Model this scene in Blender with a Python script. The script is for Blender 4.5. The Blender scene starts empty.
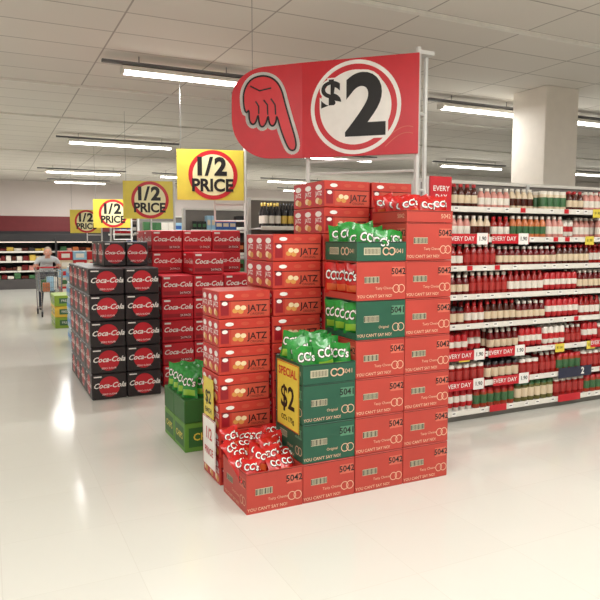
import bpy, math, random
import numpy as np
from mathutils import Vector, Matrix
random.seed(7); rng=random.Random(7)
scene=bpy.context.scene
scene.view_settings.view_transform='Standard'
scene.view_settings.look='None'
scene.view_settings.exposure=0.0

# ------------------------------------------------------------------ materials
def lin(c):
    c=c/255.0
    return c/12.92 if c<=0.04045 else ((c+0.055)/1.055)**2.4
_m={}
def mat(name,rgb,rough=0.5,metal=0.0,noise=0.06,emit=0.0,scale=8.0,alpha=None,coat=0.0):
    if name in _m: return _m[name]
    m=bpy.data.materials.new(name); m.use_nodes=True
    nt=m.node_tree; b=nt.nodes['Principled BSDF']
    col=(lin(rgb[0]),lin(rgb[1]),lin(rgb[2]),1)
    b.inputs['Base Color'].default_value=col
    b.inputs['Roughness'].default_value=rough
    b.inputs['Metallic'].default_value=metal
    if coat: b.inputs['Coat Weight'].default_value=coat
    if emit>0:
        b.inputs['Emission Color'].default_value=col
        b.inputs['Emission Strength'].default_value=emit
    elif noise>0:
        tc=nt.nodes.new('ShaderNodeTexCoord'); n=nt.nodes.new('ShaderNodeTexNoise')
        n.inputs['Scale'].default_value=scale; n.inputs['Detail'].default_value=3
        mr=nt.nodes.new('ShaderNodeMapRange')
        mr.inputs['To Min'].default_value=1-noise*2; mr.inputs['To Max'].default_value=1+noise*2
        hs=nt.nodes.new('ShaderNodeHueSaturation'); hs.inputs['Color'].default_value=col
        nt.links.new(tc.outputs['Object'],n.inputs['Vector'])
        nt.links.new(n.outputs['Fac'],mr.inputs['Value'])
        nt.links.new(mr.outputs['Result'],hs.inputs['Value'])
        nt.links.new(hs.outputs['Color'],b.inputs['Base Color'])
    if alpha is not None:
        b.inputs['Alpha'].default_value=alpha
    _m[name]=m; return m

WHITE=mat('white_paint',(225,222,212),.4)
CREAM=mat('cream_print',(236,214,170),.5)
BLACK=mat('black_print',(20,18,18),.5)
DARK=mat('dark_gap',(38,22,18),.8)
RED=mat('sign_red',(196,30,42),.35)
YEL=mat('sign_yellow',(222,202,74),.4)
SWHITE=mat('sign_white',(238,236,230),.4)
CRED=mat('carton_red',(180,62,50),.5,noise=.06,scale=5)
CREDL=mat('carton_red_light',(206,104,84),.5)
CGRN=mat('carton_green',(30,84,62),.5)
CGRNL=mat('carton_green_light',(84,136,106),.5)
JRED=mat('cracker_carton_red',(190,54,40),.5)
JORG=mat('cracker_carton_orange',(196,76,54),.5)
JTXT=mat('cracker_print_maroon',(60,18,16),.5)
BGRN=mat('chip_bag_green',(42,136,54),.25,noise=.15,scale=20)
BRED=mat('chip_bag_red',(190,34,32),.25,noise=.15,scale=20)
KRED=mat('cola_red',(190,28,42),.4)
KREDD=mat('cola_red_dark',(146,18,30),.4)
KBLK=mat('cola_black',(36,31,33),.4)
METAL=mat('painted_metal_white',(208,208,204),.35,.1)
CHROME=mat('chrome_wire',(170,172,175),.25,.9)
GREY=mat('grey_plastic',(110,110,112),.5)

# ------------------------------------------------------------------ builder
def chamfer_topology():
    idx={};verts=[]
    for sx in(-1,1):
        for sy in(-1,1):
            for sz in(-1,1):
                for a in range(3):
                    idx[(sx,sy,sz,a)]=len(verts); verts.append((sx,sy,sz,a))
    def P(v):
        s=v[:3];a=v[3];return np.array([s[i]*(1.0 if i==a else .8) for i in range(3)])
    faces=[]
    for a in range(3):
        b,c=[i for i in range(3) if i!=a]
        for s in(-1,1):
            f=[]
            for (p,q) in((-1,-1),(1,-1),(1,1),(-1,1)):
                k=[0,0,0];k[a]=s;k[b]=p;k[c]=q;f.append(idx[(*k,a)])
            faces.append(f)
        for p in(-1,1):
            for q in(-1,1):
                f=[]
                for (s,ax) in((-1,b),(-1,c),(1,c),(1,b)):
                    k=[0,0,0];k[a]=s;k[b]=p;k[c]=q;f.append(idx[(*k,ax)])
                faces.append(f)
    for sx in(-1,1):
        for sy in(-1,1):
            for sz in(-1,1): faces.append([idx[(sx,sy,sz,a)] for a in range(3)])
    out=[]
    for f in faces:
        pts=[P(verts[i]) for i in f]
        n=np.cross(pts[1]-pts[0],pts[2]-pts[0]); c=sum(pts)/len(pts)
        out.append(f if np.dot(n,c)>0 else f[::-1])
    return verts,out
CV,CF=chamfer_topology()
CS=np.array([v[:3] for v in CV],float); CM=np.zeros((24,3))
for i,v in enumerate(CV):
    for k in range(3): CM[i,k]=0 if k==v[3] else 1
BV=np.array([(x,y,z) for x in(-1,1) for y in(-1,1) for z in(-1,1)],float)
BF=[(0,1,3,2),(4,6,7,5),(0,4,5,1),(2,3,7,6),(0,2,6,4),(1,5,7,3)]

class MB:
    def __init__(s): s.v=[];s.f=[];s.m=[];s.mats=[];s.n=0;s.sm=[]
    def mi(s,m):
        if m not in s.mats: s.mats.append(m)
        return s.mats.index(m)
    def add(s,v,f,m,smooth=False):
        v=np.asarray(v,float); o=s.n
        s.v.append(v); s.n+=len(v)
        s.f.extend([tuple(i+o for i in q) for q in f])
        if isinstance(m,(list,tuple)): s.m.extend([s.mi(x) for x in m])
        else: s.m.extend([s.mi(m)]*len(f))
        s.sm.extend([smooth]*len(f))
    def box(s,lo,hi,m,ch=0.0):
        lo=np.array(lo,float);hi=np.array(hi,float);c=(lo+hi)/2;h=(hi-lo)/2
        if ch>0: s.add(c+CS*h-CS*CM*ch,CF,m)
        else: s.add(c+BV*h,BF,m)
    def bar(s,a,b,r,m,n=6):
        a=np.array(a,float);b=np.array(b,float);d=b-a;L=np.linalg.norm(d);d/=L
        t=np.array([0,0,1.]) if abs(d[2])<.9 else np.array([1.,0,0])
        u=np.cross(d,t);u/=np.linalg.norm(u);w=np.cross(d,u)
        v=[];f=[]
        for p in(a,b):
            for i in range(n):
                an=2*math.pi*i/n; v.append(p+u*r*math.cos(an)+w*r*math.sin(an))
        for i in range(n):
            j=(i+1)%n; f.append((i,i+n,j+n,j))
        f.append(tuple(range(n)));f.append(tuple(range(2*n-1,n-1,-1)))
        s.add(v,f,m)
    def build(s,name,parent=None):
        me=bpy.data.meshes.new(name)
        me.from_pydata(np.concatenate(s.v).tolist(),[],s.f)
        for m in s.mats: me.materials.append(m)
        me.polygons.foreach_set('material_index',s.m)
        me.polygons.foreach_set('use_smooth',s.sm)
        me.update()
        o=bpy.data.objects.new(name,me); scene.collection.objects.link(o)
        if parent: o.parent=parent
        return o

_tc={}
def tmesh(t,bold=0.0,shear=0.0,res=2):
    k=(t,bold,shear,res)
    if k in _tc: return _tc[k]
    c=bpy.data.curves.new('t','FONT'); c.body=t; c.size=1; c.align_x='CENTER'; c.align_y='CENTER'
    c.offset=bold; c.shear=shear; c.resolution_u=res; c.fill_mode='FRONT'
    o=bpy.data.objects.new('t',c); scene.collection.objects.link(o)
    dg=bpy.context.evaluated_depsgraph_get(); dg.update()
    me=o.evaluated_get(dg).to_mesh()
    v=np.array([tuple(x.co) for x in me.vertices]).reshape(-1,3)[:,:2]
    f=[]
    for p in me.polygons:
        q=list(p.vertices); a,b_,c_=v[q[0]],v[q[1]],v[q[2]]
        ar=(b_[0]-a[0])*(c_[1]-a[1])-(b_[1]-a[1])*(c_[0]-a[0])
        f.append(tuple(q if ar>0 else q[::-1]))
    o.evaluated_get(dg).to_mesh_clear()
    bpy.data.objects.remove(o); bpy.data.curves.remove(c)
    _tc[k]=(v,f); return _tc[k]

class Dec:
    """flat printing on a panel; origin = centre of panel, u right, v up, n out"""
    def __init__(s,mb,o,u,n,v=(0,0,1)):
        s.mb=mb;s.o=np.array(o,float);s.u=np.array(u,float);s.v=np.array(v,float);s.n=np.array(n,float)
    def P(s,x,y,off): return s.o+s.u*x+s.v*y+s.n*off
    def poly(s,pts,m,off=.001):
        s.mb.add([s.P(x,y,off) for x,y in pts],[tuple(range(len(pts)))],m)
    def rect(s,cx,cy,w,h,m,off=.001):
        s.poly([(cx-w/2,cy-h/2),(cx+w/2,cy-h/2),(cx+w/2,cy+h/2),(cx-w/2,cy+h/2)],m,off)
    def disc(s,cx,cy,rx,ry,m,off=.001,n=20):
        s.poly([(cx+rx*math.cos(2*math.pi*i/n),cy+ry*math.sin(2*math.pi*i/n)) for i in range(n)],m,off)
    def ring(s,cx,cy,r0,r1,m,off=.001,n=40):
        v=[];f=[]
        for i in range(n):
            a=2*math.pi*i/n
            v.append(s.P(cx+r0*math.cos(a),cy+r0*math.sin(a),off));v.append(s.P(cx+r1*math.cos(a),cy+r1*math.sin(a),off))
        for i in range(n):
            j=(i+1)%n; f.append((2*i,2*i+1,2*j+1,2*j))
        s.mb.add(v,f,m)
    def text(s,t,cx,cy,size,m,bold=0,shear=0,off=.0015,sx=1,res=2,tilt=0):
        v,f=tmesh(t,bold,shear,res)
        x=v[:,0]*size*sx; y=v[:,1]*size
        if tilt: x,y=x*math.cos(tilt)-y*math.sin(tilt),x*math.sin(tilt)+y*math.cos(tilt)
        P=s.o+np.outer(cx+x,s.u)+np.outer(cy+y,s.v)+s.n*off
        s.mb.add(P,f,m)
    def line(s,pts,w,m,off=.001,closed=False):
        n=len(pts)
        for i in range(n if closed else n-1):
            a=np.array(pts[i]);b=np.array(pts[(i+1)%n]);d=b-a;L=np.linalg.norm(d)
            if L<1e-6: continue
            d/=L;p=np.array([-d[1],d[0]])*w/2; e=d*w*.25
            s.poly([tuple(a-e-p),tuple(b+e-p),tuple(b+e+p),tuple(a-e+p)],m,off)

FY=((1,0,0),(0,-1,0)); FX=((0,-1,0),(-1,0,0))
def facedec(mb,lo,hi,side):
    c=[(lo[i]+hi[i])/2 for i in range(3)]
    if side=='Y': return Dec(mb,(c[0],lo[1],c[2]),*FY),hi[0]-lo[0],hi[2]-lo[2]
    return Dec(mb,(lo[0],c[1],c[2]),*FX),hi[1]-lo[1],hi[2]-lo[2]

# ------------------------------------------------------------------ room shell
def plane_mat(name,base,rough,line,lw,bw,bh,bump=0,spec=.5,nscale=.6,nz=.04):
    m=bpy.data.materials.new(name);m.use_nodes=True;nt=m.node_tree;b=nt.nodes['Principled BSDF']
    tc=nt.nodes.new('ShaderNodeTexCoord');br=nt.nodes.new('ShaderNodeTexBrick')
    br.offset=0;br.inputs['Scale'].default_value=1
    br.inputs['Mortar Size'].default_value=lw;br.inputs['Brick Width'].default_value=bw;br.inputs['Row Height'].default_value=bh
    br.inputs['Mortar Smooth'].default_value=.3
    c=[lin(x) for x in base]+[1]
    c2=[min(1,x*.97) for x in c[:3]]+[1]
    br.inputs['Color1'].default_value=c;br.inputs['Color2'].default_value=c2
    br.inputs['Mortar'].default_value=[lin(x) for x in line]+[1]
    n=nt.nodes.new('ShaderNodeTexNoise');n.inputs['Scale'].default_value=nscale;n.inputs['Detail'].default_value=6
    mr=nt.nodes.new('ShaderNodeMapRange');mr.inputs['To Min'].default_value=1-nz;mr.inputs['To Max'].default_value=1+nz
    hs=nt.nodes.new('ShaderNodeHueSaturation')
    L=nt.links.new
    L(tc.outputs['Object'],br.inputs['Vector']);L(tc.outputs['Object'],n.inputs['Vector'])
    L(n.outputs['Fac'],mr.inputs['Value']);L(mr.outputs['Result'],hs.inputs['Value'])
    L(br.outputs['Color'],hs.inputs['Color']);L(hs.outputs['Color'],b.inputs['Base Color'])
    b.inputs['Roughness'].default_value=rough
    b.inputs['Specular IOR Level'].default_value=spec
    if bump:
        bp=nt.nodes.new('ShaderNodeBump');bp.inputs['Strength'].default_value=bump;bp.inputs['Distance'].default_value=.004
        n2=nt.nodes.new('ShaderNodeTexNoise');n2.inputs['Scale'].default_value=3.5
        L(tc.outputs['Object'],n2.inputs['Vector']);L(n2.outputs['Fac'],bp.inputs['Height']);L(bp.outputs['Normal'],b.inputs['Normal'])
    return m
FLOORM=plane_mat('vinyl_floor',(214,213,204),.13,(205,203,193),.002,.6,.6,bump=.06,spec=.5)
CEILM=plane_mat('ceiling_panels',(222,217,208),.85,(168,162,154),.010,1.2,.6,spec=.2)
WALLM=mat('wall_paint',(214,204,198),.8,noise=.03,scale=1)
X0,X1,Y0,Y1,H=-5.0,22.0,-5.0,24.2,3.62
def slab(name,lo,hi,m):
    b=MB();b.box(lo,hi,m);return b.build(name)
slab('floor',(X0-.2,Y0-.2,-.1),(X1+.2,Y1+.2,0),FLOORM)
slab('ceiling',(X0-.2,Y0-.2,H),(X1+.2,Y1+.2,H+.1),CEILM)
slab('wall_left',(X0-.15,Y0,0),(X0,Y1,H),WALLM)
slab('wall_right',(X1,Y0,0),(X1+.15,Y1,H),WALLM)
slab('wall_back',(X0,Y0-.15,0),(X1,Y0,H),WALLM)
slab('wall_far',(X0,Y1,0),(X1,Y1+.15,H),WALLM)
b=MB()
for y in(4.8,9.0,11.4,15.9,20.4): b.box((X0,y,H-.03),(X1,y+.05,H),WHITE)
b.build('trim_ceiling')
b=MB();b.box((6.66,6.3,0),(7.26,6.9,H),mat('column_paint',(232,224,212),.6,noise=.03),.01)
b.box((6.63,6.27,0),(7.29,6.93,.12),GREY,.005)
col=b.build('structural_column')
b=MB();b.box((3.1,7.9,H-.03),(3.75,8.5,H-.001),GREY)
for i in range(7): b.box((3.14,7.95+i*.08,H-.045),(3.71,7.98+i*.08,H-.03),DARK)
b.build('ceiling_vent')

# ------------------------------------------------------------------ lights
TUBE=mat('fluorescent_tube',(255,253,248),.5,emit=12.0)
def fixture(x,y,L=1.4,z=3.42,power=60):
    b=MB()
    b.box((x-.2,y-.03,z+.1),(x+L+.15,y+.03,z+.13),GREY)
    b.box((x,y-.07,z+.03),(x+L,y+.07,z+.075),WHITE,.008)
    for dy in(-.035,.035): b.bar((x+.03,y+dy,z+.012),(x+L-.03,y+dy,z+.012),.014,TUBE,8)
    for e in(x,x+L-.03): b.box((e,y-.06,z-.005),(e+.03,y+.06,z+.04),WHITE)
    for e in(x+.2,x+L-.2):
        b.bar((e,y,z+.07),(e,y,H),.006,GREY)
    fo=b.build('fluorescent_ceiling_light')
    l=bpy.data.lights.new('tube_light','AREA');l.shape='RECTANGLE';l.size=L;l.size_y=.14
    l.energy=power;l.color=(1,.985,.955)
    o=bpy.data.objects.new('tube_light',l);scene.collection.objects.link(o);o.location=(x+L/2,y,z-.02)
    o.parent=fo
P=53
for y,xs,L in((-2.6,(-3.4,.6,4.6),1.6),(1.6,(-3.2,-.6,2.0,4.6,7.2),1.6),(7.35,(-3.4,1.4,5.75,7.75,12),1.42),
            (13.0,(-3,1.45,6.2,10.2,14.4),2.0),(18.8,(-3,1.5,4.6,8.0,12.,16),2.0),(22.0,(-2.5,2.0,6,10),1.6)):
    for x in xs: fixture(x,y,L,power=P*L/1.4)

# ------------------------------------------------------------------ corn chip display
def cc_print(mb,lo,hi,side,green):
    d,w,h=facedec(mb,lo,hi,side)
    light=CGRNL if green else CREDL
    cr=mat('print_pale',(222,180,150),.5)
    d.rect(0,h/2-.006,w*.96,.003,DARK)
    if h>.18:
        d.text("YOU CAN'T SAY NO!",-.05 if w>.3 else 0,-h*.40,.027,cr,bold=.01)
        d.rect(-w*.2,h*.02,.11,.040,mat('label_pale',(196,190,160),.5))
        for i in range(11): d.rect(-w*.2-.05+i*.010,h*.02,.004+.003*(i%3==0),.034,BLACK,.0018)
        d.rect(w*.34,h*.22,.095,.06,light)
        d.text('5041' if green else '5042',w*.34,h*.22,.055,BLACK,off=.002,bold=.02)
        d.text('Original' if green else 'Tasty Cheese',w*.05,-h*.2,.024,cr)
        d.ring(w*.30,-h*.22,.022,.027,cr);d.ring(w*.30+.038,-h*.22,.022,.027,cr)
    else:
        d.text("5041" if green else '5042',w*.34,0,.04,cr)
        if h>.1:
            d.rect(-w*.2,0,.12,.045,mat('label_pale',(196,190,160),.5))
            for i in range(11): d.rect(-w*.2-.05+i*.010,0,.004,.034,BLACK,.0018)
            d.ring(w*.08,0,.018,.026,cr);d.ring(w*.2,0,.018,.026,cr)
def carton(mb,lo,hi,green=False,sides='YX'):
    g=.002
    l=[lo[0]+g,lo[1]+g,lo[2]];h=[hi[0]-g,hi[1]-g,hi[2]-.003]
    mb.box(l,h,CGRN if green else CRED,.004)
    for s in sides: cc_print(mb,l,h,s,green)
def tray(mb,lo,hi,green=False):
    m=CGRN if green else CRED;t=.006
    x0,y0,z0=lo;x1,y1,z1=hi
    mb.box((x0+.002,y0+.002,z0),(x1-.002,y0+t,z1),m);mb.box((x0+.002,y1-t,z0),(x1-.002,y1-.002,z1),m)
    mb.box((x0+.002,y0+t,z0),(x0+t,y1-t,z1),m);mb.box((x1-t,y0+t,z0),(x1-.002,y1-t,z1),m)
    mb.box((x0+t,y0+t,z0),(x1-t,y1-t,z0+.01),DARK)
    cc_print(mb,(x0+.002,y0+.002,z0),(x1,y1,z1),'Y',green);cc_print(mb,(x0+.002,y0+.002,z0),(x1,y1,z1),'X',green)
br_=random.Random(99)
def bag(mb,pos,yaw,pitch,green,w=.125,h=.17,t=.05,roll=0):
    nx,ny=8,9
    ph=br_.uniform(0,6)
    def th(fx,fy):
        b0=t*.5*(max(0,math.sin(math.pi*fx))**.6)*(max(0,math.sin(math.pi*min(1,max(0,(fy-.06)/.86))))**.5)
        return b0*(1+.16*math.sin(fx*9+ph)*math.cos(fy*8+ph))
    def loc(fx,fy,s,off=0):
        pinch=1-.10*math.sin(math.pi*fy)
        cr=.003*math.sin(fx*25)*(1 if fy<.1 or fy>.9 else 0)
        return ((fx-.5)*w*pinch,-s*(th(fx,fy)+off)+cr,fy*h+.006*math.sin(fx*7+ph)*fy)
    R=np.array((Matrix.Rotation(yaw,3,'Z')@Matrix.Rotation(pitch,3,'X')@Matrix.Rotation(roll,3,'Y')))
    v=[];f=[];m=[]
    base=BGRN if green else BRED
    acc=mat('bag_yellowgreen',(140,184,56),.3) if green else mat('bag_orange',(206,88,40),.3)
    for s in(1,-1):
        o=len(v)
        for j in range(ny+1):
            for i in range(nx+1): v.append(loc(i/nx,j/ny,s))
        for j in range(ny):
            for i in range(nx):
                a=o+j*(nx+1)+i;q=(a,a+1,a+nx+2,a+nx+1)
                f.append(q if s==1 else q[::-1])
                m.append(acc if (j in(1,2) and 0<i<nx-1 and s==1) else base)
    mb.add(np.array(v)@R.T+np.array(pos),f,m,True)
    for mm,bd,off in((mat('bag_dark_outline',(20,50,26) if green else (60,14,14),.4),.06,.0035),(SWHITE,.02,.006)):
        tv,tf=tmesh("CC's",bd,0.1,2)
        P=[]
        for x,y in tv:
            fx=.5+x*.42;fy=.60+y*.40
            fx=min(.97,max(.03,fx));P.append(loc(fx,fy,1,off))
        mb.add(np.array(P)@R.T+np.array(pos),tf,mm)

mb=MB(); bg=MB()
RH=.245; CW=.3665; XL=1.297; YF=3.37; YD=3.78
xs=[XL+CW*i for i in range(5)]
tray(mb,(xs[0],YF,0),(xs[1],YD,RH),False)
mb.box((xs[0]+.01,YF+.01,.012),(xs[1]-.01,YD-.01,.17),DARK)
r=random.Random(3)
for j in range(5):
    for i in range(4):
        bag(bg,(xs[0]+.05+i*.086+r.uniform(-.012,.012),YF+.05+j*.075,.165+.024*j+r.uniform(-.015,.015)),r.uniform(-.7,.5),-.7+r.uniform(-.3,.3),False,roll=r.uniform(-.5,.5),w=.12,h=.15,t=.06)
def heap(x0,z,green,zoff,h=.19,seed=1,lean=-.12):
    r=random.Random(seed)
    for j in range(4):
        for i in range(3):
            bag(bg,(x0+.072+i*.111+r.uniform(-.008,.008),YF+.05+j*.098,z+zoff+.010*j+r.uniform(-.018,.018)),-.3+r.uniform(-.45,.45),lean+r.uniform(-.2,.2),green,roll=r.uniform(-.2,.2),w=.14,h=h,t=.08)
carton(mb,(xs[1],YF,0),(xs[2],YD,RH))
for k in(1,2): carton(mb,(xs[1],YF,RH*k),(xs[2],YD,RH*(k+1)),True)
tray(mb,(xs[1],YF,RH*3),(xs[2],YD,RH*3+.12),True)
heap(xs[1],RH*3,True,.05,.19,4,-.2)
for k in range(4): carton(mb,(xs[2],YF,RH*k),(xs[3],YD,RH*(k+1)))
for k,g in((4,True),(5,False)):
    z=RH*k;cc=CGRN if g else CRED
    mb.box((xs[2]+.10,YF+.01,z),(xs[3]-.002,YD-.01,z+RH-.003),cc,.003)
    mb.box((xs[2]+.002,YF+.002,z),(xs[3]-.002,YF+.01,z+RH-.003),cc)
    mb.box((xs[2]+.002,YD-.01,z),(xs[3]-.002,YD-.002,z+RH-.003),cc)
    mb.box((xs[2]+.002,YF+.01,z),(xs[2]+.008,YD-.01,z+.04),cc)
    mb.box((xs[2]+.01,YF+.01,z+RH-.010),(xs[2]+.1,YD-.01,z+RH-.003),cc)
    cc_print(mb,(xs[2]+.002,YF+.002,z),(xs[3],YD,z+RH),'Y',g)
    for i in range(3):
        bag(bg,(xs[2]+.03,YD-.08-i*.122,z+.022+r.uniform(0,.012)),-math.pi/2+.45+r.uniform(-.2,.2),r.uniform(-.05,.15),g,w=.145,h=.2,t=.06)
tray(mb,(xs[2],YF,RH*6),(xs[3],YD,RH*6+.12),True)
heap(xs[2],RH*6,True,.03,.18,5,-.1)
for k in range(7): carton(mb,(xs[3],YF,RH*k),(xs[4],YD,RH*(k+1)))
tray(mb,(xs[3],YF,RH*7),(xs[4],YD,RH*7+.075),False)
heap(xs[3],RH*7,False,.012,.15,6,-.15)
STK=mb.build('corn_chip_carton_stack'); bg.build('chip_bags',STK)

def card(name,o,u,n,w,h,m,lines,frame=RED,parent=None):
    b=MB();d=Dec(b,o,u,n)
    uu=np.array(u);nn=np.array(n);oo=np.array(o)
    v=[oo+uu*a*w/2+np.array((0,0,1))*c*h/2+nn*e for a in(-1,1) for c in(-1,1) for e in(-.003,0)]
    b.add(v,[(0,1,3,2),(4,6,7,5),(0,4,5,1),(2,3,7,6),(0,2,6,4),(1,5,7,3)],m)
    for t,y,s,mm in lines: d.text(t,0,y,s,mm,bold=.02,off=.002)
    d.line([(-w/2+.004,-h/2+.004),(w/2-.004,-h/2+.004),(w/2-.004,h/2-.004),(-w/2+.004,h/2-.004)],.005,frame,.0015,True)
    return b.build(name,parent)
card('special_price_card',(xs[1]-.006,3.575,.63),*FX,.32,.42,YEL,[('SPECIAL',.145,.075,RED),('$2',-.02,.2,BLACK),("CC's 175g",-.15,.045,BLACK)],parent=STK)

# ------------------------------------------------------------------ cracker towers
def jatz(mb,lo,hi,sides='YX'):
    g=.003
    lo=[lo[0]+g,lo[1]+g,lo[2]];hi=[hi[0]-g,hi[1]-g,hi[2]-.004]
    mb.box(lo,hi,JRED,.004)
    gold=mat('cracker_gold',(212,150,76),.5)
    for s in sides:
        d,w,h=facedec(mb,lo,hi,s)
        if s=='Y':
            d.rect(w*.10,-h*.16,w*.74,h*.56,JORG)
            d.text('JATZ',w*.24,-h*.16,.062,JTXT,bold=.02,off=.002)
            d.text('ORIGINAL',w*.24,-h*.36,.022,JTXT,off=.002)
            d.rect(0,h*.14,w*.96,.004,DARK,.002)
            for i,(cx,cy) in enumerate(((-.16,-.22),(-.12,-.10),(-.07,-.25),(-.03,-.12))):
                d.disc(w*cx*1.2,h*cy,.020,.016,CREAM if i%2 else gold,.002+.0004*i,10)
            d.rect(-w*.39,-h*.1,w*.15,h*.55,KREDD,.0015)
            d.disc(-w*.39,h*.05,.020,.013,SWHITE,.002,10)
            for i in range(3):
                d.disc(-w*.3+i*w*.3,h*.32,.030,.013,SWHITE if i==0 else JORG,.002,10)
        else:
            n=3;ww=w/n
            for i in range(n):
                cx=-w/2+ww*(i+.5)
                d.rect(cx,0,ww*.9,h*.86,KRED)
                d.disc(cx,h*.26,ww*.3,h*.11,SWHITE,.002,10)
                d.text('JATZ',cx,h*.02,.042,SWHITE,bold=.02,off=.002)
                d.disc(cx-ww*.1,-h*.25,ww*.2,h*.12,CREAM,.002,10);d.disc(cx+ww*.14,-h*.3,ww*.2,h*.12,gold,.0025,10)
mb=MB();JH=.1825
for (x0,x1,y0,y1,n) in((1.297,1.672,3.86,4.22,7),(1.68,2.055,3.86,4.36,9),(2.06,2.44,3.86,4.36,11),(2.445,2.80,3.86,4.36,11)):
    r=random.Random(int(x0*100))
    for k in range(n):
        dx=r.uniform(-.006,.006) if k>0 else 0;
        jatz(mb,(x0+.006+dx,y0+.006,JH*k),(x1-.006+dx,y1-.006,JH*(k+1)))
CRK=mb.build('cracker_carton_stack')
card('multibuy_price_card',(1.283,4.02,.56),*FX,.20,.26,YEL,[('$2',.0,.12,BLACK),('EACH',-.09,.05,BLACK)],YEL,CRK)
card('white_price_card',(1.283,4.02,.25),*FX,.26,.34,SWHITE,[('1/2',.06,.11,RED),('PRICE',-.06,.07,RED)],parent=CRK)

mb=MB();bg=MB()
LG=mat('carton_lime',(90,142,50),.5);LGD=mat('carton_lime_dark',(44,98,42),.5)
for (ya,yb) in((4.60,4.90),(4.905,5.2)):
    mb.box((1.28,ya,0),(1.62,yb,.22),LG,.004);
    d=Dec(mb,(1.28,(ya+yb)/2,.11),*FX);d.rect(0,0,.24,.15,LGD);d.text('CHIPS',0,0,.07,YEL,bold=.02,off=.002)
    mb.box((1.28,ya,.225),(1.62,yb,.40),LGD,.004)
d=Dec(mb,(1.45,4.60,.11),*FY);d.rect(0,0,.28,.15,LGD);d.text('CHIPS',0,0,.08,YEL,bold=.02,off=.002)
for j in range(4):
    for i in range(3): bag(bg,(1.34+i*.11,4.66+j*.14,.403),-.8+.3*(i%2),-.12,True,w=.14,h=.2,t=.07)
o=mb.build('potato_chip_carton_stack');bg.build('chip_bags',o)

# ------------------------------------------------------------------ cola stacks
def cola(mb,lo,hi,black,sides='YX'):
    g=.004
    lo=[lo[0]+g,lo[1]+g,lo[2]];hi=[hi[0]-g,hi[1]-g,hi[2]-.006]
    mb.box(lo,hi,KBLK if black else KRED,.008)
    for s in sides:
        d,w,h=facedec(mb,lo,hi,s);q=min(w,.36)
        if black:
            d.disc(0,0,h*.40,h*.40,KRED,.001,24)
            d.text('Coca-Cola',0,h*.04,q*.215,SWHITE,bold=.02,shear=.35,off=.002)
            d.text('ZERO SUGAR',0,-h*.30,.024,SWHITE,off=.002)
            d.rect(-w*.33,h*.40,w*.22,.012,SWHITE)
        else:
            d.text('Coca-Cola',0,h*.08,q*.215,SWHITE,bold=.02,shear=.35,off=.002)
            d.rect(0,-h*.30,w*.9,h*.16,KREDD)
            d.text('24 PACK',w*.25,-h*.30,.032,SWHITE,off=.002)
            d.rect(-w*.33,h*.38,w*.2,.02,SWHITE)
mb=MB();KH=.265
for c in range(2):
    for r_ in range(4):
        for k in range(5):
            cola(mb,(.88+.35*c,6.54+.42*r_,KH*k),(.88+.35*(c+1),6.54+.42*(r_+1),KH*(k+1)),True)
for c in range(2):
    for r_ in range(2):
        cola(mb,(1.10+.235*c,6.97+.42*r_,KH*5),(1.10+.235*(c+1),6.97+.42*(r_+1),KH*6),True)
mb.build('cola_carton_stack')
mb=MB();KH=.245
for c in range(3):
    for r_ in range(2):
        for k in range(7):
            cola(mb,(1.66+.355*c,7.2+.4*r_,KH*k),(1.66+.355*(c+1),7.2+.4*(r_+1),KH*(k+1)),False)
for c,n in((0,5),(1,6),(2,5)):
    for k in range(n): cola(mb,(1.66+.355*c,6.79,KH*k),(1.66+.355*(c+1),7.195,KH*(k+1)),False)
mb.build('cola_carton_stack')

# ------------------------------------------------------------------ big $2 sign
b=MB()
z0,z1=2.28,3.05;zc=(z0+z1)/2;hh=z1-z0
P0=np.array((3.08,4.20,zc));P1=np.array((2.39,4.86,zc));P3=np.array((1.89,5.18,zc))
def prism(mb,dec,pts,th,m,back=None):
    n=len(pts);f=[dec.P(x,y,0) for x,y in pts];k=[dec.P(x,y,-th) for x,y in pts]
    faces=[tuple(range(n)),tuple(range(2*n-1,n-1,-1))]+[(i,i+n,(i+1)%n+n,(i+1)%n) for i in range(n)]
    mb.add(f+k,faces,[m]*1+[back or m]*1+[m]*n)
L1=np.linalg.norm(P0-P1);u1=(P0-P1)/L1;n1=np.array((u1[1],-u1[0],0))
d=Dec(b,(P0+P1)/2,u1,n1)
prism(b,d,[(-L1/2,-hh/2),(L1/2,-hh/2),(L1/2,hh/2),(-L1/2,hh/2)],.03,RED,SWHITE)
cx=-.03
d.disc(cx,0,.372,.372,SWHITE,.002,56)
d.ring(cx,0,.295,.340,RED,.003,56)
d.text('2',cx+.085,-.01,.66,SWHITE,bold=.065,off=.004,res=6)
d.text('2',cx+.085,-.01,.66,BLACK,bold=.035,off=.006,res=6)
d.text('$',cx-.20,.09,.34,SWHITE,bold=.06,off=.0045,res=6)
d.text('$',cx-.20,.09,.34,BLACK,bold=.022,off=.0065,res=6)
for k in range(2):
    d.line([(.22+.24*t/10,-.27-.05*k+.10*math.sin(t/10*2.2)) for t in range(10)],.006,CREDL,.0015)
L2=np.linalg.norm(P1-P3);u2=(P1-P3)/L2;n2=np.array((u2[1],-u2[0],0))
d=Dec(b,P3-np.array((0,0,hh/2)),u2,n2)
pts=[(L2,0),(L2,hh)]
R=.32
for i in range(13):
    a=math.pi/2+math.pi/2*i/12;pts.append((R+R*math.cos(a)*1.0,hh-.02-R*.8+R*.8*math.sin(a)))
for i in range(13):
    a=math.pi+math.pi/2*i/12;pts.append((R+R*math.cos(a),R+R*math.sin(a)))
prism(b,d,pts,.03,RED,SWHITE)
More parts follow.
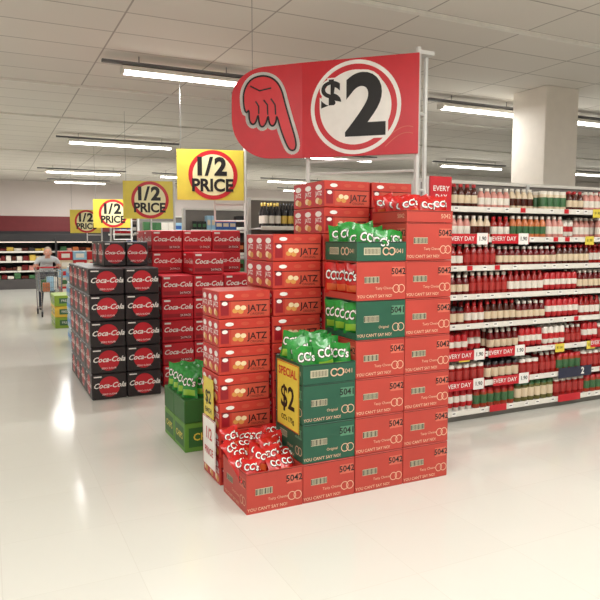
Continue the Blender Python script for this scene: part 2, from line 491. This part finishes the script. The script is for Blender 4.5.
hand=[(.06,.44),(.06,.56),(.13,.66),(.25,.69),(.36,.66),(.43,.58),(.47,.44),(.52,.29),(.575,.13),(.57,.06),(.52,.05),(.48,.10),(.42,.24),(.385,.36),(.38,.29),(.345,.255),(.31,.285),(.303,.36),(.28,.28),(.24,.25),(.21,.285),(.205,.37),(.18,.29),(.145,.275),(.115,.31),(.115,.41),(.085,.37)]
def chaikin(p,n=2):
    for _ in range(n):
        q=[]
        for i in range(len(p)):
            a,c=p[i],p[(i+1)%len(p)]
            q+= [(a[0]*.75+c[0]*.25,a[1]*.75+c[1]*.25),(a[0]*.25+c[0]*.75,a[1]*.25+c[1]*.75)]
        p=q
    return p
hand=[(x*.86+.05,y*.97+.01) for x,y in chaikin(hand)]
d.line(hand,.062,SWHITE,.0015,True)
d.poly(hand,mat('hand_red',(206,40,48),.35),.0035)
d.line(hand,.014,BLACK,.0045,True)
for a in([(.375,.36),(.37,.44),(.33,.49)],[(.298,.36),(.295,.44),(.26,.48)],[(.21,.37),(.21,.43),(.18,.47)],[(.13,.60),(.22,.56),(.33,.58)]): d.line([(x*.86+.05,y*.97+.01) for x,y in a],.012,BLACK,.005)
b.bar((3.10,4.24,0),(3.10,4.24,3.1),.022,METAL,8)
b.bar((3.22,4.30,0),(3.22,4.30,3.1),.018,METAL,8)
b.bar((2.45,4.87,0),(2.45,4.87,3.05),.02,METAL,8)
for z in(2.25,2.15): b.bar((3.10,4.24,z),(2.45,4.87,z),.012,METAL,6)
b.box((3.09,4.22,3.05),(3.24,4.32,3.08),METAL)
b.bar((3.10,4.24,2.6),(3.22,4.30,2.6),.012,METAL);b.bar((3.10,4.24,2.0),(3.22,4.30,2.0),.012,METAL)
b.bar((2.05,5.11,2.95),(2.05,5.11,H),.003,CHROME)
b.build('promotional_price_sign')

# ------------------------------------------------------------------ half price signs
def half(x,y,zc,w=.80,h=.60,rot=-.25):
    b=MB();u=np.array((math.cos(rot),math.sin(rot),0));n=np.array((u[1],-u[0],0))
    d=Dec(b,(x,y,zc),u,n)
    prism(b,d,[(-w/2,-h/2),(w/2,-h/2),(w/2,h/2),(-w/2,h/2)],.02,YEL,SWHITE)
    d.disc(.03,0,.295,.295,RED,.002,40);d.disc(.03,0,.245,.245,mat('sign_pale_yellow',(236,228,178),.4),.003,40)
    d.text('1',-.13,.09,.29,BLACK,bold=.045,off=.005,res=4);d.text('/',-.02,.09,.30,BLACK,bold=.03,off=.005);d.text('2',.12,.09,.29,BLACK,bold=.045,off=.005,res=4)
    d.text('PRICE',.02,-.13,.205,BLACK,bold=.035,off=.005,res=4,sx=.95)
    e=d.P(w/2+.02,0,-.02);f=d.P(w/2-.35,0,-.05)
    b.bar((e[0],e[1],0),(e[0],e[1],zc+h/2+.03),.02,METAL,8)
    b.bar((f[0],f[1]+.0,zc-h/2-.25),(f[0],f[1],zc+h/2),.014,METAL,8)
    b.bar((e[0],e[1],zc-h/2-.05),(f[0],f[1],zc-h/2-.05),.012,METAL)
    b.bar((e[0],e[1],zc-h/2-.25),(f[0],f[1],zc-h/2-.25),.012,METAL)
    g=d.P(-w/2+.05,h/2,-.01);b.bar(g,(g[0],g[1],H),.003,CHROME)
    b.build('half_price_sign')
half(2.46,7.5,2.38,.80);half(2.36,10.4,2.24,.78);half(2.42,14.1,2.16,.76);half(2.33,17.5,2.08,.76)

# ------------------------------------------------------------------ gondolas
def lathe(profile,n=10):
    v=[];f=[];mi=[]
    for r,z in profile:
        for i in range(n):
            a=2*math.pi*i/n;v.append((r*math.cos(a),r*math.sin(a),z))
    for k in range(len(profile)-1):
        for i in range(n):
            j=(i+1)%n;f.append((k*n+i,k*n+j,(k+1)*n+j,(k+1)*n+i));mi.append(k)
    f.append(tuple((len(profile)-1)*n+i for i in range(n)));mi.append(len(profile)-2)
    return np.array(v),f,mi
SAUCE=lathe([(.033,0),(.035,.02),(.035,.045),(.035,.11),(.033,.135),(.018,.165),(.016,.172),(.018,.173),(.017,.198)])
SAU_SEG=['b','b','l','b','b','b','c','c']
SQZ=lathe([(.026,0),(.028,.03),(.034,.045),(.036,.075),(.034,.13),(.030,.185),(.022,.195)])
SQZ_SEG=['c','b','b','l','b','b']
JAR=lathe([(.034,0),(.037,.01),(.037,.025),(.037,.085),(.034,.1),(.034,.102),(.034,.125)])
JAR_SEG=['b','b','l','b','c','c']
BJAR=lathe([(.036,0),(.040,.012),(.040,.04),(.040,.12),(.036,.145),(.035,.147),(.035,.175)])
WINE=lathe([(.036,0),(.037,.02),(.037,.05),(.037,.14),(.035,.18),(.014,.23),(.014,.25),(.015,.29)])
WINE_SEG=['b','b','l','b','b','b','c']
def C(n,rgb,r=.3): return mat('pack_'+n,rgb,r,noise=.04)
cT=C('tomato',(146,26,22),.2);cR=C('red',(184,34,38));cW=C('white',(226,220,208));cB=C('brown',(76,32,22),.2);cD=C('darkred',(104,22,24),.2)
cG=C('green',(60,104,64));cO=C('orange',(196,110,60));cY=C('yellow',(212,180,80));cK=C('black',(32,29,31));cP=C('pink',(204,140,128));cC=C('cream',(216,198,168))
cLR=C('labelred',(170,52,48));cSal=C('salsa',(160,60,38),.2);cOl=C('olive',(104,100,54),.2)
SK={'tom':(SAUCE,SAU_SEG,cT,cW,cR),'tom2':(SAUCE,SAU_SEG,cD,cC,cW),'tom3':(SAUCE,SAU_SEG,cT,cLR,cW),'bbq':(SAUCE,SAU_SEG,cB,cC,cR),'red':(SQZ,SQZ_SEG,cR,cW,cW),
 'red2':(SQZ,SQZ_SEG,cR,cW,cD),'mayo':(SQZ,SQZ_SEG,cW,cR,cR),'mayo2':(BJAR,JAR_SEG,cC,cG,cW),'jar':(BJAR,JAR_SEG,cT,cLR,cW),'jar2':(BJAR,JAR_SEG,cD,cC,cK),
 'jarg':(BJAR,JAR_SEG,cSal,cG,cR),'jaro':(BJAR,JAR_SEG,cO,cY,cG),'jarol':(BJAR,JAR_SEG,cOl,cC,cG),'pink':(SAUCE,SAU_SEG,cP,cW,cW),'or':(SAUCE,SAU_SEG,cO,cG,cW),'cre':(SAUCE,SAU_SEG,cC,cB,cW),
 'wine':(WINE,WINE_SEG,cK,cY,cK),'wine2':(WINE,WINE_SEG,cK,cW,cY)}
def place(mb,sk,x,y,z,rs=1.0,sc=1.0):
    (v,f,mi),seg,B,Lb,Cp=SK[sk];d={'b':B,'l':Lb,'c':Cp}
    vv=v*np.array((rs,rs,sc))+np.array((x,y,z));mb.add(vv,f,[d[seg[k]] for k in mi],True)
SHG=mat('shelf_back',(120,114,108),.6)
def gondola(x0,x1,y0,y1,zs,top):
    b=MB();ym=(y0+y1)/2
    b.box((x0,ym-.02,0),(x1,ym+.02,top),SHG)
    b.box((x0-.03,y0+.02,0),(x0,y1-.02,.14),METAL,.004)
    b.box((x0,ym-.04,top),(x1,ym+.04,top+.03),WHITE)
    b.box((x0,y0+.05,0),(x1,y1-.05,.06),mat('kickplate',(120,118,112),.5))
    n=max(1,int(round((x1-x0)/1.25)))
    for i in range(n+1):
        x=x0+(x1-x0)*i/n
        b.box((x-.02,ym-.045,0),(x+.02,ym+.045,top+.02),METAL)
    for i,z in enumerate(zs):
        dep=0 if i==0 else .03
        for s in(0,1):
            ya,yb=(y0+dep,ym-.02) if s==0 else (ym+.02,y1-dep)
            b.box((x0,ya,z-.03),(x1,yb,z-.012),METAL)
            yf=ya if s==0 else yb
            b.box((x0,yf-.008,z-.04),(x1,yf+.008,z+.008),WHITE,.003)
    return b
zs=[.10,.335,.60,.86,1.12,1.37,1.62,1.88]
GX0,GX1,GY0,GY1=3.50,14.0,4.33,5.25
b=gondola(GX0,GX1,GY0,GY1,zs,2.12)
r=random.Random(11)
for i,z in enumerate(zs):
    yf=GY0+(0 if i==0 else .03)-.009
    d=Dec(b,(0,yf,z-.014),*FY)
    x=GX0+.1
    while x<9:
        c=r.random()
        if c<.04: 
            d.rect(x,-.012,.12,.08,YEL,.003);d.text('$1.80',x,-.01,.035,BLACK,off=.004)
        elif c<.75: 
            d.rect(x,0,.05,.036,SWHITE,.002);d.rect(x,.004,.03,.008,BLACK,.003)
        elif c<.85: d.rect(x,0,.06,.04,RED,.002)
        x+=r.uniform(.1,.22)
def ed(z,xa,i=1):
    d=Dec(b,(xa,GY0+.03-.011,z-.01),*FY)
    d.rect(.22,0,.44,.085,RED,.004);d.text('EVERY DAY',.14,0,.055,SWHITE,bold=.01,off=.006);d.rect(.37,0,.12,.10,SWHITE,.005);d.text('1.90',.37,0,.05,BLACK,bold=.02,off=.006)
for z,xa in((1.62,3.52),(1.62,4.0),(.60,3.52),(.60,4.0),(.335,3.52),(.335,4.06),(.60,5.3)): ed(z,xa)
d=Dec(b,(5.0,GY0-.011,.09),*FY);d.rect(0,0,.3,.07,RED,.004);d=Dec(b,(4.1,GY0-.011,.09),*FY);d.rect(0,0,.2,.06,RED,.004)
d=Dec(b,(5.1,GY0+.018,.325),*FY);d.rect(0,0,.45,.1,C('navy',(40,44,66)),.004);d.text('2',.1,0,.09,SWHITE,bold=.03,off=.006)
b.build('shelf_gondola')
pb=MB()
rows=[['jar2','jarg','jarol','jar','jarg','jar2'],['jar','jar2','jar','tom3','jarg'],['tom3','red2','jar','red2','jaro'],['red2','tom','bbq','tom2'],['tom2','tom3','tom','red2'],['tom','tom3','red2','tom2','bbq'],['pink','cre','tom','or','pink','mayo'],['bbq','pink','cre','mayo2','bbq','pink']]
for i,z in enumerate(zs):
    x=GX0+.05;k=0;r=random.Random(i+20)
    while x<9.4:
        sk=rows[i][k%len(rows[i])] if r.random()<.85 else r.choice(list(SK)[:16]);k+=1
        nf=r.choice((3,4,5,6))
        rs=1.0;pitch=.082 if 'jar' in sk or sk=='mayo2' else .073
        sc=r.uniform(.92,1.08)
        gap=r.random()<.08
        for q in range(nf):
            if x>9.4:break
            for dd in range(3):
                if gap and dd==0: continue
                place(pb,sk,x+r.uniform(-.001,.001),GY0+.09+.084*dd,z-.0115,rs,sc)
            x+=pitch
        x+=.008
pb.build('sauce_bottles')
pb=MB();r=random.Random(5)
x=9.6
while x<13.8:
    for z in zs[5:]: place(pb,r.choice(('tom','red','bbq')),x,GY0+.12,z-.0115)
    x+=.16
pb.build('sauce_bottles')
b=MB();d=Dec(b,(3.38,4.28,1.86),*FY)
b.box((3.27,4.28,1.60),(3.49,4.30,2.12),RED,.003);d.text('EVERY',0,.16,.06,SWHITE,bold=.01,off=.002);d.text('DAY',0,.09,.06,SWHITE,bold=.01,off=.002)
for k in range(3): d.line([(-.09+.02*t,-.1-.04*k+.03*math.sin(t*.6)) for t in range(10)],.006,SWHITE,.002)
b.box((3.25,4.30,0),(3.29,4.34,2.12),METAL);b.box((3.44,4.30,0),(3.465,4.34,2.12),METAL)
b.box((3.29,4.31,0),(3.45,4.33,1.6),WHITE)
b.build('aisle_end_banner')

zs2=[.10,.42,.74,1.06,1.38,1.76]
def simple_stock(mb,x0,x1,y,zs,seed,hmax=.25):
    r=random.Random(seed);pal=[cR,cW,cG,cO,cY,cK,cC,cB,cP,C('blue',(50,90,160)),C('lblue',(150,190,214))]
    for z in zs:
        x=x0+.03
        while x<x1-.25:
            w=r.uniform(.07,.16);h=r.uniform(.14,hmax);c=r.choice(pal);c2=r.choice(pal)
            for q in range(r.choice((2,3))):
                if x+w>x1:break
                mb.box((x,y,z-.011),(x+w-.006,y+.12,z+h),c,.004);
                mb.box((x+.01,y-.001,z+h*.35),(x+w-.016,y,z+h*.7),c2)
                x+=w
for (gx,ya,yb,seed) in((2.98,7.15,8.05,1),(2.98,10.1,11.0,2),(2.98,13.7,14.6,3),(2.98,17.1,18.0,4)):
    b=gondola(gx,19,ya,yb,zs2,2.1);b.build('shelf_gondola')
    pb=MB();simple_stock(pb,gx,9,ya+.05,zs2[:-1] if seed==1 else zs2,seed)
    if seed==1:
        x=gx+.08
        while x<6:
            for dd in range(2): place(pb,'wine' if int(x*4)%2 else 'wine2',x,ya+.1+.09*dd,1.7485,1.05,1.05)
            x+=.085
    pb.build('grocery_packs')

# ------------------------------------------------------------------ water packs end cap
pb=MB();wat=mat('water_bottle_plastic',(176,200,214),.15);wl=mat('water_label',(90,140,190),.4);film=mat('shrink_film',(196,208,214),.25)
WB=lathe([(.03,0),(.032,.02),(.032,.07),(.032,.13),(.03,.17),(.013,.205),(.013,.21),(.014,.228)],8);WS=[wat,wat,wl,wat,wat,wat,SWHITE]
for k in range(5):
    z=.24*k
    pb.box((1.19,9.89,z),(2.2,10.8,z+.235),film,.01)
    for i in range(17): 
        vv=WB[0]+np.array((1.145+.066*i,9.84,z));pb.add(vv,WB[1],[WS[q] for q in WB[2]],True)
    for j in range(14):
        vv=WB[0]+np.array((1.145,9.91+.066*j,z));pb.add(vv,WB[1],[WS[q] for q in WB[2]],True)
pb.build('bottled_water_pack_stack')
pb=MB()
for k in range(3):
    for j in range(2):
        lo=(1.06,12.3+.4*j,.2*k);hi=(1.45,12.69+.4*j,.2*k+.195)
        pb.box(lo,hi,(C('lime',(140,170,50)),C('yel2',(220,180,60)),C('lime',(140,170,50)))[k],.004)
        for s in'YX':
            d,w,h=facedec(pb,lo,hi,s);d.rect(0,0,w*.6,h*.5,cG);d.text('FRESH',0,0,.06,SWHITE,off=.002)
pb.build('grocery_carton_stack')
pb=MB();r=random.Random(9)
for k in range(5):
    for i in range(3):
        lo=(1.75+.33*i,13.75,.22*k);hi=(1.75+.33*i+.32,14.0,.22*k+.215);pb.box(lo,hi,r.choice((cR,cC,C('lblue',(150,190,214)),cO)),.004)
        for s in'YX':
            d,w,h=facedec(pb,lo,hi,s);d.rect(0,0,w*.6,h*.5,r.choice((cW,cY,cR)))
pb.build('grocery_carton_stack')
pb=MB()
for k in range(6):
    for i in range(3):
        lo=(1.6+.34*i,17.0,.22*k);hi=(1.6+.34*i+.33,17.35,.22*k+.215);pb.box(lo,hi,r.choice((cR,cC,cY,C('lblue',(150,190,214)))),.004)
        for s in'YX':
            d,w,h=facedec(pb,lo,hi,s);d.rect(0,0,w*.6,h*.5,r.choice((cW,cG,cR)))
pb.build('grocery_carton_stack')

# ------------------------------------------------------------------ refrigerated case on far wall
b=MB();fd=mat('fridge_dark',(34,32,34),.5);fx0,fx1,fy0,fy1=-4.9,9.0,22.7,24.0
b.box((fx0,fy1-.1,0),(fx1,fy1,1.9),fd);b.box((fx0,fy0,0),(fx1,fy1-.1,.32),mat('fridge_base',(70,66,66),.5),.01)
b.box((fx0,fy0+.1,1.55),(fx1,fy1,1.80),fd,.01)
for i in range(5):
    x=fx0+(fx1-fx0)*i/4-.03*(i==4);b.box((x,fy0+.05,.3),(x+.05,fy1,1.7),fd)
for z in(.58,.90,1.22): b.box((fx0,fy0+.25,z-.03),(fx1,fy1-.1,z),fd);b.box((fx0,fy0+.24,z-.04),(fx1,fy0+.25,z+.015),WHITE)
b.bar((fx0+.1,fy0+.2,1.53),(fx1-.1,fy0+.2,1.53),.015,mat('fridge_tube',(255,240,220),.5,emit=1.2))
r=random.Random(2);pal=[C('meat',(150,60,56)),cC,cP,cG,cY,cW,cK,cO,cB,cB,cD]
for z in(.33,.59,.91,1.23):
    x=fx0+.08
    while x<7:
        w=r.uniform(.12,.24)
        h=r.uniform(.08,.2);y=fy0+.3 if z>.4 else fy0+.08
        if not any(abs(x+w/2-(fx0+(fx1-fx0)*i/4))<.2 for i in range(5)): b.box((x,y,z+.0),(x+w-.02,y+.5,z+h),r.choice(pal),.01)
        x+=w
b.build('refrigerated_display_case')
b=MB();b.box((-4.95,24.05,1.82),(18,24.195,2.42),mat('fascia_red',(112,28,32),.5),.01)
d=Dec(b,(-2.6,24.05,2.12),*FY);d.text('FRESH MEAT',0,0,.28,SWHITE,bold=.01,off=.004);d=Dec(b,(6,24.05,2.12),*FY);d.text('DAIRY',0,0,.28,SWHITE,off=.004)
b.build('wall_fascia_sign')

# ------------------------------------------------------------------ trolley
def trolley(ox,oy):
    b=MB();
    def T(p): return (p[0]+ox,p[1]+oy,p[2])
    yb,yf=-.10,-.95
    def ring(z,t,w0,w1,rr=.006):
        ya=yb-.0;yy=yf+t
        c=[(-w0,ya,z),(w0,ya,z),(w1,yy,z),(-w1,yy,z)]
        for i in range(4): b.bar(T(c[i]),T(c[(i+1)%4]),rr,CHROME,5)
    for z,t,w0,w1 in((.95,0,.27,.22),(.84,.03,.265,.215),(.73,.06,.26,.21),(.62,.09,.255,.205),(.52,.12,.25,.2)): ring(z,t,w0,w1,.008 if z>.9 else .004)
    n=12
    for i in range(n+1):
        s=i/n
        for sg in(-1,1):
            b.bar(T((sg*(.27-.05*s),yb+(yf-yb)*s,.95)),T((sg*(.25-.05*s),yb+(yf+.12-yb)*s,.52)),.003,CHROME,4)
        xb=-.25+.5*i/n;b.bar(T((xb,yb,.52)),T((xb*.8,yf+.12,.52)),.003,CHROME,4)
        b.bar(T((xb*.88,yf,.95)),T((xb*.8,yf+.12,.52)),.003,CHROME,4);b.bar(T((xb*1.08,yb,.95)),T((xb,yb,.52)),.003,CHROME,4)
    b.bar(T((-.28,0,1.0)),T((.28,0,1.0)),.017,RED,8)
    for sg in(-1,1):
        b.bar(T((sg*.27,0,1.0)),T((sg*.27,yb,.95)),.012,GREY)
        b.bar(T((sg*.25,yb,.52)),T((sg*.24,yb-.02,.16)),.012,CHROME)
        b.bar(T((sg*.24,yb-.02,.16)),T((sg*.2,yf+.12,.2)),.012,CHROME)
        b.bar(T((sg*.2,yf+.12,.52)),T((sg*.2,yf+.12,.14)),.010,CHROME)
        for px,py in((sg*.24,yb-.02),(sg*.2,yf+.12)):
            b.bar(T((px,py,.16)),T((px,py,.10)),.012,GREY)
            b.bar(T((px-.014,py,.06)),T((px+.014,py,.06)),.06,mat('rubber',(40,40,42),.7),14)
            b.box(T((px-.02,py-.02,.06)),T((px+.02,py+.02,.12)),GREY)
    for q,(x,y,c,hh_) in enumerate(((-.1,-.3,cG,.22),(.08,-.3,cW,.28),(0,-.55,C('lblue',(150,190,214)),.3),(-.1,-.75,cO,.18))):
        b.box(T((x-.07,y-.08,.53)),T((x+.07,y+.08,.53+hh_)),c,.01)
    return b.build('shopping_trolley')
trolley(1.18,15.05)

# ------------------------------------------------------------------ shopper
def skin_mesh(name,joints,edges,root,matfun,parent,levels=2):
    me=bpy.data.meshes.new(name);me.from_pydata([j[0] for j in joints],edges,[]);me.update()
    o=bpy.data.objects.new(name,me);scene.collection.objects.link(o)
    s=o.modifiers.new('s','SKIN');s.branch_smoothing=.3
    for i,j in enumerate(joints):
        rr=j[1] if isinstance(j[1],tuple) else (j[1],j[1])
        me.skin_vertices[0].data[i].radius=rr
        me.skin_vertices[0].data[i].use_root=(i==root)
    ss=o.modifiers.new('ss','SUBSURF');ss.levels=levels;ss.render_levels=levels
    dg=bpy.context.evaluated_depsgraph_get();dg.update()
    nm=bpy.data.meshes.new_from_object(o.evaluated_get(dg));bpy.data.objects.remove(o)
    fm=[matfun(p.center) for p in nm.polygons]
    mats=[]
    for m in fm:
        if m not in mats: mats.append(m)
    nm.materials.clear()
    for m in mats:nm.materials.append(m)
    for p,m in zip(nm.polygons,fm): p.material_index=mats.index(m);p.use_smooth=True
    k=bpy.data.objects.new(name,nm);scene.collection.objects.link(k);k.parent=parent;return k
SKIN=mat('skin',(206,150,128),.5);SHIRT=mat('shirt_pale_grey',(200,204,208),.8);TROU=mat('trousers_dark',(52,54,66),.8);SHOE=mat('shoe',(60,50,46),.6);HAIR=mat('hair_grey_blond',(176,160,140),.8)
E=bpy.data.objects.new('shopper',None);scene.collection.objects.link(E);E.location=(1.18,15.05,0)
J=[((0,.42,.92),(.15,.12)),((0,.27,1.03),(.15,.115)),((0,.10,1.14),(.17,.12)),((0,-.01,1.20),(.15,.10)),((0,-.07,1.235),(.055,.055)),((0,-.11,1.265),(.05,.05)),
 ((.19,.03,1.17),.062),((.26,.08,.97),.048),((.24,-.02,1.035),.036),((.215,-.045,1.035),.028),
 ((-.19,.03,1.17),.062),((-.26,.08,.97),.048),((-.24,-.02,1.035),.036),((-.215,-.045,1.035),.028),
 ((.10,.42,.84),.095),((.11,.34,.50),.066),((.12,.42,.12),.045),((.12,.40,.06),.045),((.13,.26,.035),.035),
 ((-.10,.42,.84),.095),((-.11,.50,.50),.066),((-.12,.66,.13),.045),((-.12,.64,.06),.045),((-.13,.50,.035),.035)]
Ed=[(0,1),(1,2),(2,3),(3,4),(4,5),(3,6),(6,7),(7,8),(8,9),(3,10),(10,11),(11,12),(12,13),(0,14),(14,15),(15,16),(16,17),(17,18),(0,19),(19,20),(20,21),(21,22),(22,23)]
def bm_(c):
    if c.z<.10: return SHOE
    if c.z<.9 and not (abs(c.x)>.2 and c.y<.25): return TROU
    if c.y<-.085 and c.z>1.2: return SKIN
    if abs(c.x)>.18 and c.y<.07 and c.z<1.08: return SKIN
    if c.y>.38 and c.z<.93: return TROU
    return SHIRT
skin_mesh('body',J,Ed,0,bm_,E)
for sg,nm in((1,'hand_right'),(-1,'hand_left')):
    x=.20*sg
    J2=[((x+.015*sg,-.04,1.035),.02),((x,-.015,1.034),(.024,.014))]
    E2=[(0,1)]
    for i,(dx,Ls) in enumerate(((-.03,.9),(-.01,1.0),(.01,.95),(.03,.8))):
        n=len(J2)
        J2+=[((x+dx,.0-.005,1.030),.0095),((x+dx,.022*Ls,1.015),.0085),((x+dx,.018,.995),.0075),((x+dx,.002,.982),.007)]
        E2+=[(1,n),(n,n+1),(n+1,n+2),(n+2,n+3)]
    n=len(J2);J2+=[((x-.04*sg,-.02,1.02),.010),((x-.045*sg,-.012,.995),.009),((x-.035*sg,.0,.98),.008)]
    E2+=[(0,n),(n,n+1),(n+1,n+2)]
    skin_mesh(nm,J2,E2,0,lambda c:SKIN,E,1)
def blob(mb,c,r,m,fn=None,nu=20,nv=14):
    v=[];f=[]
    for j in range(nv+1):
        th=math.pi*j/nv
        for i in range(nu):
            a=2*math.pi*i/nu;p=np.array((math.sin(th)*math.cos(a),math.sin(th)*math.sin(a),math.cos(th)))
            q=p*np.array(r)
            if fn:q=fn(p,q)
            v.append(q+np.array(c))
    for j in range(nv):
        for i in range(nu):
            k=(i+1)%nu;f.append((j*nu+i,(j+1)*nu+i,(j+1)*nu+k,j*nu+k))
    mb.add(v,f,m,True)
hb=MB();hc=(0,-.175,1.325)
def hf(p,q):
    q=q.copy()
    if p[2]<0: q[0]*=1-.28*(-p[2]);q[1]-=.012*(-p[2])
    return q
blob(hb,hc,(.076,.095,.118),SKIN,hf)
blob(hb,(0,hc[1]-.10,hc[2]-.015),(.013,.02,.024),SKIN)
for sg in(-1,1):
    blob(hb,(sg*.031,hc[1]-.083,hc[2]+.008),(.013,.011,.009),SWHITE,nu=10,nv=8);blob(hb,(sg*.031,hc[1]-.092,hc[2]+.008),(.005,.005,.005),BLACK,nu=8,nv=6)
    blob(hb,(sg*.078,hc[1]+.01,hc[2]-.01),(.01,.02,.032),SKIN,nu=10,nv=8)
    hb.bar((sg*.018,hc[1]-.095,hc[2]+.03),(sg*.045,hc[1]-.085,hc[2]+.03),.004,HAIR)
hb.bar((-.022,hc[1]-.093,hc[2]-.06),(.022,hc[1]-.093,hc[2]-.06),.005,mat('lips',(170,84,80),.5))
def hair(p,q):
    q=q.copy()
    if p[1]<-.3 and p[2]<.45: q*=.8
    if p[2]<-.4: q*=.75
    return q
blob(hb,(hc[0],hc[1]+.012,hc[2]+.014),(.085,.10,.118),HAIR,hair)
hb.build('head',E)

# ------------------------------------------------------------------ camera
cam=bpy.data.cameras.new('camera');co=bpy.data.objects.new('camera',cam);scene.collection.objects.link(co)
cam.sensor_width=36;cam.lens=36*640/600;cam.clip_start=.05;cam.clip_end=100
co.location=(0,0,1.6);co.rotation_euler=(math.radians(90-5.36),0,math.radians(-26))
scene.camera=co
w=bpy.data.worlds.new('world');scene.world=w;w.use_nodes=True
w.node_tree.nodes['Background'].inputs['Color'].default_value=(.8,.8,.8,1);w.node_tree.nodes['Background'].inputs['Strength'].default_value=.3
